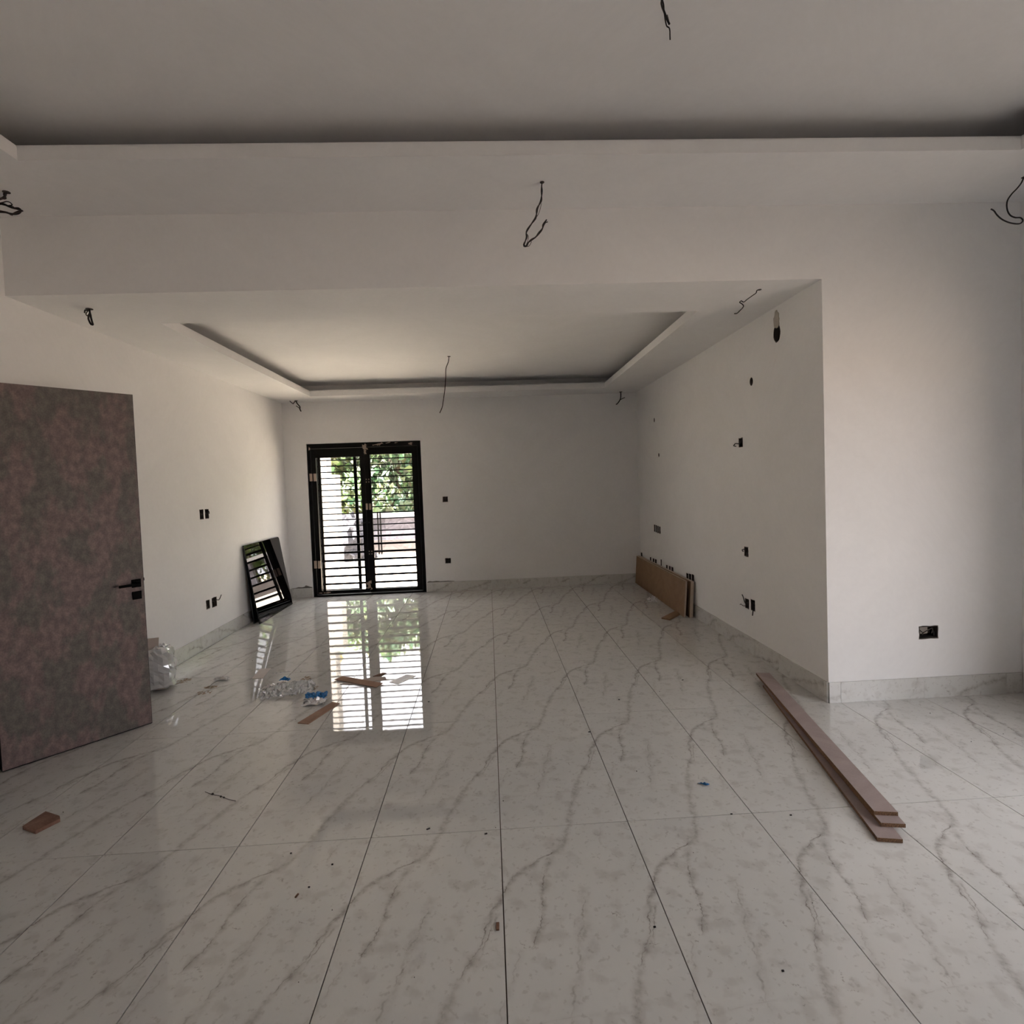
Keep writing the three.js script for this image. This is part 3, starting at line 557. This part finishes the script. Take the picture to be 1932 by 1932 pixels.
{ // wrapped parcel standing behind the open door
  const c = at(285, 1296, 'y', 0), o = thing('wrapped_parcel', 'parcel in crinkled clear film standing behind the open door', 'parcel', V(-2.80, 0, -4.68)); o.rotation.y = 0.2;
  const g = new THREE.SphereGeometry(1, 20, 20), p = g.attributes.position;
  for (let i = 0; i < p.count; i++) {
    const x = p.getX(i), y = p.getY(i), z = p.getZ(i), f = 1 / Math.max(Math.abs(x), Math.abs(y), Math.abs(z)) ** 0.62, r = 1 + 0.1 * (1 - 2 * Math.abs(n3(x * 1.9, y * 1.9, z * 1.9))) + 0.055 * (1 - 2 * Math.abs(n3(x * 4.5, y * 4.5, z * 4.5 + 4)));
    const flare = y < -0.6 ? 1.25 : 1;
    p.setXYZ(i, x * f * r * 0.1 * flare, Math.max(0.002, 0.19 + y * f * r * 0.165), z * f * r * 0.125 * flare);
  }
  const q = g.toNonIndexed(); q.computeVertexNormals(); part('film', q, film, o, 'crinkled clear film');
  part('contents', new RoundedBoxGeometry(0.13, 0.27, 0.17, 2, 0.01).translate(0, 0.15, 0), new THREE.MeshStandardMaterial({ color: 0x8a8078, roughness: 0.8 }), o, 'grey brown packed boards');
  const b = part('card_flap', box(-0.05, 0.045, -0.07, 0.07, -0.005, 0.005), B.cardPale, o, 'bare card flap sticking out on top'); b.position.set(-0.035, 0.37, 0.03); b.rotation.set(0.12, 0.4, -0.12);
}
{ // twig, blue scrap
  const a = at(387, 1494, 'y', 0.003), b = at(445, 1511.5, 'y', 0.003), m = (t, dx) => a.clone().lerp(b, t).add(V(0, 0, dx));
  const tg = thing('dry_stalk', 'thin dry stalk lying alone on the tiles', 'stalk', V(a.x, 0.0035, a.z));
  const rel = (v) => v.sub(V(a.x, 0.003, a.z));
  part('stem', tube([rel(a.clone()), rel(m(0.25, 0.004)), rel(m(0.5, -0.003)), rel(m(0.75, 0.003)), rel(b.clone())], 0.0016, 30, 5), M.wireBrown, tg);
  for (const [t, s] of [[0.25, 0.007], [0.52, 0.006], [0.62, 0.005]]) part('bud', new THREE.IcosahedronGeometry(s, 0).translate(...rel(m(t, 0)).toArray()), M.wire, tg);
  const bl = at(1328, 1480, 'y', 0), bm = single('blue_scrap', crumple(0.03, 0.02, 0.016, 71, () => 1, 6), blueFilm, 'tiny blue plastic scrap alone on the open floor', 'plastic scrap'); bm.position.set(bl.x, 0.001, bl.z);
  const wt = single('film_tail', tube([V(bl.x - 0.03, 0.002, bl.z - 0.01), V(bl.x - 0.015, 0.004, bl.z - 0.008), V(bl.x - 0.004, 0.003, bl.z)], 0.0015, 10, 4), M.wireGrey, 'grey thread beside the tiny blue scrap', 'thread');
}
{ // wood splinters seen singly, and uncountable crumbs
  const sp = [[808, 1564, 0.018, 0.5], [560, 1690, 0.02, 1.3], [939, 1748, 0.034, 1.55], [549, 1610, 0.008, 0], [627, 1631, 0.008, 0], [583, 1674, 0.008, 0], [1288, 1283, 0.014, 0.2], [1112, 1381, 0.014, 0], [809, 1324, 0.014, 0], [1168, 1320, 0.012, 0], [1235, 1749, 0.009, 0], [1477, 1832, 0.008, 0], [1492, 1538, 0.01, 0], [1380, 1536, 0.01, 0], [917, 1573, 0.012, 0.2]];
  for (const [u, v, s, a] of sp) {
    const p = at(u, v, 'y', 0.002), m = single('debris_chip', metreUV(new RoundedBoxGeometry(s, 0.005, Math.max(0.005, s * 0.35), 1, 0.001)), a > 1 ? B.cardDark : M.wire, 'small dark chip of debris on the open tiles', 'debris', { group: 'dark debris chips on the tiles' });
    m.position.set(p.x, 0.0028, p.z); m.rotation.y = a;
  }
  const crumbs = [];
  for (let i = 0; i < 260; i++) {
    const s = 0.0012 + R() ** 3 * 0.004, x = lerp(-2.7, 3.3, R()), z = lerp(-1.2, -7.8, R()); if ((z < zW + 0.1 && x > xR - 0.3) || (x > 1.4 && x < 2.4 && z < -2.1)) continue;
    crumbs.push(new THREE.TetrahedronGeometry(s, 0).rotateY(R() * 6).translate(x, s * 0.4, z));
  }
  single('dirt_crumbs', merge(crumbs), M.wireBrown, 'fine dark dirt crumbs scattered over the floor tiles', 'dirt', { kind: 'stuff' });
  // sawdust smears: thin matt deposits with ragged outlines
  const dustTex = faceTex(138, 120, 100, 14), dust = new THREE.MeshStandardMaterial({ map: dustTex, roughness: 1 }), pale = new THREE.MeshStandardMaterial({ map: faceTex(188, 180, 170, 14), roughness: 1 });
  const smear = (label, spots, mat) => {
    const gs = spots.map(([u, v, w, d], i) => { const p = at(u, v, 'y', 0), s = []; for (let k = 0; k < 46; k++) { const t = R() * 6.28, q = Math.sqrt(R()); const c = new THREE.CircleGeometry(0.002 + R() * 0.007, 7); c.scale(1 + R(), 1, 1); c.rotateZ(R() * 6); c.rotateX(-Math.PI / 2); c.translate(p.x + Math.cos(t) * q * w, 0.0006 + R() * 0.0006, p.z + Math.sin(t) * q * d); s.push(c); } return merge(s); });
    return single('sawdust_smear', merge(gs), mat, label, 'sawdust', { kind: 'stuff' });
  };
  smear('brown sawdust smear beside the wrapped parcel', [[332, 1288, 0.1, 0.05], [350, 1283, 0.06, 0.04]], dust);
  smear('yellow brown dirt smear below the foil twist', [[397, 1297, 0.05, 0.03], [385, 1307, 0.06, 0.05]], dust);
  smear('brown sawdust smear behind the crumpled clear film', [[577, 1280, 0.04, 0.05], [588, 1298, 0.05, 0.05]], dust);
  smear('pale plaster dust in front of the leaning brown boards', [[1205, 1140, 0.28, 0.3], [1225, 1152, 0.25, 0.16], [1190, 1128, 0.15, 0.2], [1235, 1160, 0.2, 0.12], [1215, 1147, 0.3, 0.25], [1228, 1140, 0.2, 0.25]], pale);
}

// ------------------------------------------------------------------ loose ceiling cables
// traces: pixel polylines with their distance (z), the first point sits on the ceiling
function cable(label, traces, z, r, { zEnd = z, roseH } = {}) {
  const first = roseH ? at(...traces[0].p[0], 'y', roseH) : at(...traces[0].p[0], 'z', z);
  const o = thing('ceiling_cable', label, 'cable', first);
  const zz = roseH ? first.z : z;
  traces.forEach((t, k) => {
    const zE = t.z ?? zEnd, n = t.p.length;
    const pts = t.p.map(([u, v], i) => at(u, v, 'z', lerp(zz, zE + (zz - z), n > 1 ? i / (n - 1) : 0)).sub(first));
    part('strand', tube(pts, t.r ?? r, Math.max(24, n * 8), 6), [M.wire, M.wireBrown, M.wireGrey][t.m ?? 0], o);
    if (t.twin) { const L = new THREE.CatmullRomCurve3(pts, false, 'centripetal').getPoints(40).map((p, i) => p.clone().add(V(Math.cos(i * 0.9 + k), Math.sin(i * 0.7) * 0.4, Math.sin(i * 0.9 + k)).multiplyScalar((t.r ?? r) * 1.4 * Math.min(1, i / 4)))); part('strand', tube(L, (t.r ?? r) * 0.8, 80, 6), M.wireBrown, o); }
  });
  part('dark_hole_disc', new THREE.CylinderGeometry(r * 3.2, r * 3.2, 0.004, 14).translate(0, -0.001, 0), M.boxPlastic, o, 'small dark disc in place of a shaded cable hole');  // flat disc, its dark colour stands in for shade inside a hole
  return o;
}
const s1 = (ox, oy, k, list) => list.map(([x, y]) => [ox + x / k, oy + y / k]);
cable('twisted black cable hooked upward, hanging in front of the beam', [
  { p: s1(940, 320, 12.075, [[1000, 285], [990, 380], [1000, 480], [985, 620], [955, 740], [900, 880], [885, 960], [850, 1080], [780, 1200], [700, 1330], [640, 1440], [640, 1540], [615, 1640], [595, 1720], [630, 1745], [665, 1680], [770, 1600], [860, 1530], [920, 1440], [1000, 1350], [1035, 1270], [1100, 1140]]), twin: true },
  { p: s1(940, 320, 12.075, [[985, 770], [950, 920], [900, 1040], [830, 1130]]), m: 2, r: 0.0018 },
  { p: s1(940, 320, 12.075, [[640, 1450], [685, 1520], [665, 1660], [650, 1750], [700, 1740], [760, 1640]]), m: 2, r: 0.002 },
  { p: s1(940, 320, 12.075, [[1035, 1280], [1080, 1210], [1130, 1190]]), m: 0, r: 0.0025 }], -3.33, 0.0042, { roseH: HN });
cable('black cable loop hanging by the left wall near the beam', [
  { p: s1(0, 240, 4.83, [[58, 590], [50, 610], [42, 632], [15, 650], [-40, 665], [-70, 690], [-30, 700], [30, 700], [80, 722], [130, 738], [175, 742], [188, 762], [165, 785], [105, 790], [50, 775], [-20, 770], [-60, 760]]), twin: true },
  { p: s1(0, 240, 4.83, [[-10, 695], [30, 685], [60, 678], [90, 685], [110, 708], [70, 715]]), r: 0.003 }], -3.37, 0.006, { roseH: HN });
cable('thin curled cable hanging by the outer wall corner', [
  { p: [...s1(1232, 240, 2.76, [[1932, 260], [1918, 290], [1895, 320], [1868, 348], [1845, 385], [1845, 430], [1860, 458], [1885, 470], [1915, 472], [1926, 485], [1915, 500], [1890, 503], [1850, 495], [1815, 478], [1790, 455], [1775, 435], [1760, 426]])] }], -3.36, 0.0042, { roseH: HN });
cable('black split cable hanging from the near tray ceiling', [
  { p: [[1243, -60], [1246, -30], ...s1(1200, 0, 16.1, [[780, 0], [770, 90], [810, 250], [860, 370], [930, 560], [1015, 740]])], r: 0.0042 },
  { p: [[1243, -60], [1248, -30], ...s1(1200, 0, 16.1, [[805, 0], [840, 150], [850, 330], [870, 480], [895, 640], [940, 800], [1000, 840], [1025, 920], [1030, 1050], [1035, 1205]])], r: 0.0026 },
  { p: s1(1200, 0, 16.1, [[945, 450], [975, 560], [1015, 730]]), r: 0.002, m: 2 }], -2.2, 0.004, { roseH: trayN.top });
cable('short folded black cable near the left wall behind the beam', [
  { p: s1(130, 560, 24.15, [[930, 550], [850, 620], [745, 610], [715, 740]]), r: 0.005 },
  { p: s1(130, 560, 24.15, [[930, 560], [840, 680], [780, 790], [840, 870], [900, 800], [950, 690]]), r: 0.0035, m: 1 },
  { p: s1(130, 560, 24.15, [[940, 560], [950, 700], [985, 830], [1010, 960], [1060, 1150], [1090, 1270], [1020, 1260], [940, 1130], [890, 980], [920, 860], [980, 820]]), r: 0.006 }], -3.95, 0.007, { roseH: HS });
cable('thin crooked cable near the big black hole', [
  { p: s1(1360, 530, 13.8, [[1010, 225], [940, 250], [920, 310], [820, 385], [700, 470], [590, 550], [530, 520], [490, 560], [540, 590], [590, 650], [560, 710], [500, 770], [420, 845], [350, 855]]), r: 0.0036 }], -3.87, 0.004, { roseH: HS });
cable('short forked cable above the garden door corner', [
  { p: s1(530, 740, 27.6, [[790, 440], [830, 560], [900, 650], [985, 760], [990, 880], [1050, 1000]]), r: 0.0085 },
  { p: s1(530, 740, 27.6, [[790, 440], [700, 520], [640, 600], [540, 530], [450, 440]]), r: 0.006, m: 1 },
  { p: s1(530, 740, 27.6, [[790, 710], [870, 760], [980, 850]]), r: 0.006, m: 1 }], -8.2, 0.008, { roseH: HS });
cable('short forked cable above the far socket wall corner', [
  { p: s1(1140, 720, 12.075, [[375, 232], [378, 310], [370, 390], [340, 450], [290, 510], [268, 520]]), r: 0.008 },
  { p: s1(1140, 720, 12.075, [[370, 410], [410, 390], [470, 362]]), r: 0.006 }], -8.2, 0.008, { roseH: HS });
cable('long thin cable hanging from the middle of the far tray', [
  { p: s1(280, 560, 3.22, [[1826, 362], [1822, 395], [1808, 435], [1806, 490], [1800, 570], [1790, 640], [1785, 670], [1770, 706]]), r: 0.0052, m: 1 }], -6.4, 0.006, { roseH: tray.top });

// ------------------------------------------------------------------ outside
const noisy = (r, g, b, amt, f = 8) => dataTex(256, 256, (u, v) => { const k = 1 + amt * torus(u, v, f, 5); return [clamp(r * k, 0, 255), clamp(g * k, 0, 255), clamp(b * k, 0, 255)]; });
{
  const gm = new THREE.MeshStandardMaterial({ map: noisy(196, 186, 168, 0.14), roughness: 0.9 }); gm.map.repeat.set(0.3, 0.3);
  const ground = single('terrace', box(-40, 40, -0.3, -0.12, -40, 30), gm, 'sunlit cream paved ground outside the garden door', 'ground', { kind: 'structure' });
  const w = new THREE.MeshStandardMaterial({ color: 0xd8d4cd, roughness: 0.85 });
  const pil = thing('garden_pillar', 'wide white wall end standing outside the garden door', 'pillar', V(-4.9, -0.12, -12.2));
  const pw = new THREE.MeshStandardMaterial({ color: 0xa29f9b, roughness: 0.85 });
  part('shaft', box(-1.6, 1.6, 0, 2.05, -0.3, 0.1), pw, pil); part('upper_shaft', box(-1.62, 1.42, 2.05, 5, -0.28, 0.08), pw, pil);
  const lm = new THREE.MeshStandardMaterial({ map: noisy(160, 146, 132, 0.25, 14), roughness: 1 });
  single('added_ground_strip', box(4.6, 40, -0.13, -0.105, -9, 30), lm, 'added unseen ground strip beside the house, toned down to cut bounce light', 'ground', { kind: 'structure' });  // strip added out of view; its duller tone lowers bounce through the opening
  const par = thing('parapet', 'grey rendered garden parapet with pale coping', 'parapet', V(0, -0.12, -14.6));
  const pc = new THREE.MeshStandardMaterial({ map: noisy(88, 86, 94, 0.3), roughness: 0.9 }), pk = new THREE.MeshStandardMaterial({ map: noisy(80, 75, 75, 0.2), roughness: 0.9 }), cp = new THREE.MeshStandardMaterial({ color: 0x868688, roughness: 0.8 });
  part('plinth', box(-14, 12, 0, 0.36, -0.1, 0.1), pk, par, 'pinkish lower course');
  for (let i = 0; i < 14; i++) part('panel', box(-13.9 + i * 1.8, -13.9 + i * 1.8 + 1.42, 0.36, 0.94, -0.07, 0.07), pc, par);
  part('coping', box(-14, 12, 0.94, 1.05, -0.13, 0.13), cp, par, 'pale coping');
  const rock = thing('stone_bank', 'dark mottled stone bank in front of the parapet', 'stone bank', V(-3.45, -0.12, -13.6));
  const rk = new THREE.IcosahedronGeometry(1, 5), rp = rk.attributes.position;
  for (let i = 0; i < rp.count; i++) { const x = rp.getX(i), y = rp.getY(i), z = rp.getZ(i), q = 1 + 0.16 * n3(x * 3, y * 3, z * 3) + 0.07 * n3(x * 9, y * 9, z * 9); rp.setXYZ(i, x * q * 0.62, Math.max(0, y * q * 0.95 + 0.12), z * q * 0.5); }
  rk.computeVertexNormals(); part('stones', metreUV(rk), new THREE.MeshStandardMaterial({ map: noisy(62, 62, 68, 0.6, 14), roughness: 0.95 }), rock);
  for (const u of [713.5, 718.5]) { const p = at(u, 1035, 'y', -0.12); p.z = Math.max(p.z, -14.4); const po = single('garden_pole', new THREE.CylinderGeometry(0.022, 0.022, 1.1, 10), M.black, 'thin dark metal pole in front of the parapet', 'pole', { group: 'twin poles by the parapet' }); const q = at(u, 1000, 'z', -14.3); po.position.set(q.x, 0.43, -14.3); }
  const house = thing('roof_slab', 'flat white roof slab over both rooms', 'roof', V(0, 0, 0), { kind: 'structure' });
  part('slab', box(xL - 0.3, xE + 0.3, 3.82, 4.0, zF - 0.3, zB + 0.4), w, house);
}
// trees beyond the parapet: trunk, limbs and instanced leaves
const leafMats = [[0.14, 0.2, 0.07], [0.185, 0.235, 0.08], [0.125, 0.19, 0.095]].map(([r, g, b]) => new THREE.MeshPhysicalMaterial({ color: new THREE.Color().setRGB(r, g, b), roughness: 0.9, transmission: 0.45, thickness: 0, side: THREE.DoubleSide }));
const bark = new THREE.MeshStandardMaterial({ map: noisy(92, 78, 64, 0.4, 20), roughness: 0.95 });
const leafG = (() => { const g = new THREE.BufferGeometry(); g.setAttribute('position', new THREE.Float32BufferAttribute([0, 0, 0, 0.35, 0.5, 0.06, 0, 1, -0.05, -0.35, 0.5, 0.06], 3)); g.setIndex([0, 1, 2, 0, 2, 3]); g.computeVertexNormals(); return g; })();
function tree(label, x, z, h, rad, mat, seed, count = 4200) {
  const r = rng(seed), o = thing('tree', label, 'tree', V(x, -0.12, z), { group: 'trees beyond the parapet' });
  const limbs = [tube([V(0, 0, 0), V(0.05, h * 0.3, 0), V(-0.05, h * 0.6, 0.05), V(0, h * 0.9, 0)], 0.06, 12, 8)];
  const blobs = [];
  for (let i = 0; i < 30; i++) { const a = r() * 6.28, q = rad * (0.2 + 0.75 * r()), y = h * (0.18 + 0.8 * r()); const c = V(Math.cos(a) * q, y, Math.sin(a) * q * 0.8); blobs.push([c, rad * (0.28 + 0.25 * r())]); limbs.push(tube([V(0, y * 0.6, 0), c.clone().multiplyScalar(0.5).add(V(0, y * 0.35, 0)), c], 0.014, 6, 5)); }
  part('trunk', merge(limbs), bark, o);
  const im = new THREE.InstancedMesh(leafG, mat, count), m4 = new THREE.Matrix4(), qn = new THREE.Quaternion(), e = new THREE.Euler();
  for (let i = 0; i < count; i++) {
    const [c, br] = blobs[Math.floor(r() * blobs.length)], t = r() * 6.28, ph = Math.acos(2 * r() - 1), d = br * Math.cbrt(0.3 + 0.7 * r());
    e.set(r() * 6, r() * 6, r() * 6); qn.setFromEuler(e); const s = 0.16 + 0.16 * r();
    m4.compose(V(c.x + Math.sin(ph) * Math.cos(t) * d, c.y + Math.cos(ph) * d * 0.8, c.z + Math.sin(ph) * Math.sin(t) * d), qn, V(s, s, s)); im.setMatrixAt(i, m4);
    im.setColorAt(i, new THREE.Color().setRGB(0.7 + 0.7 * r(), 0.75 + 0.6 * r(), 0.7 + 0.6 * r()));
  }
  im.name = 'foliage'; im.userData.kind = 'stuff'; shade(im); o.add(im); return o;
}
[[-7.6, -18.5, 4.2, 1.7], [-5.0, -17.6, 3.4, 1.6], [-2.7, -17.2, 3.3, 1.5], [-0.6, -18.0, 4.0, 1.7], [2.2, -18.6, 4.6, 1.9], [5.2, -18, 4.2, 1.8], [8.6, -18, 4.4, 1.9]].forEach(([x, z, h, rd], i) => tree('leafy green garden tree beyond the parapet', x, z, h, rd, leafMats[i % 3], 500 + i));

{ // clipped hedge closing the view behind the trees
  const r = rng(901), hd = thing('hedge', 'dense green hedge behind the garden trees', 'hedge', V(0, -0.12, -21));
  part('branches', merge(Array.from({ length: 60 }, (_, i) => tube([V(-14 + i * 0.42, 0, 0), V(-14 + i * 0.42 + (r() - 0.5) * 0.4, 1.4, (r() - 0.5) * 0.4), V(-14 + i * 0.42 + (r() - 0.5) * 0.8, 2.7, (r() - 0.5) * 0.6)], 0.02, 6, 4))), bark, hd);
  const N = 16000, im = new THREE.InstancedMesh(leafG, leafMats[2], N), m4 = new THREE.Matrix4(), qn = new THREE.Quaternion(), e = new THREE.Euler();
  for (let i = 0; i < N; i++) {
    const x = -14 + 26 * r(), top = 2.6 + 0.5 * n2(x * 0.6, 1) + 0.25 * n2(x * 2.3, 4) + 0.04 * x; e.set(r() * 6, r() * 6, r() * 6); qn.setFromEuler(e); const s = 0.18 + 0.16 * r();
    m4.compose(V(x, top * Math.sqrt(r()), (r() - 0.5) * 0.9), qn, V(s, s, s)); im.setMatrixAt(i, m4); im.setColorAt(i, new THREE.Color().setRGB(0.6 + 0.7 * r(), 0.7 + 0.6 * r(), 0.7 + 0.7 * r()));
  }
  im.name = 'foliage'; im.userData.kind = 'stuff'; shade(im); hd.add(im);
}

renderer.render(scene, camera);
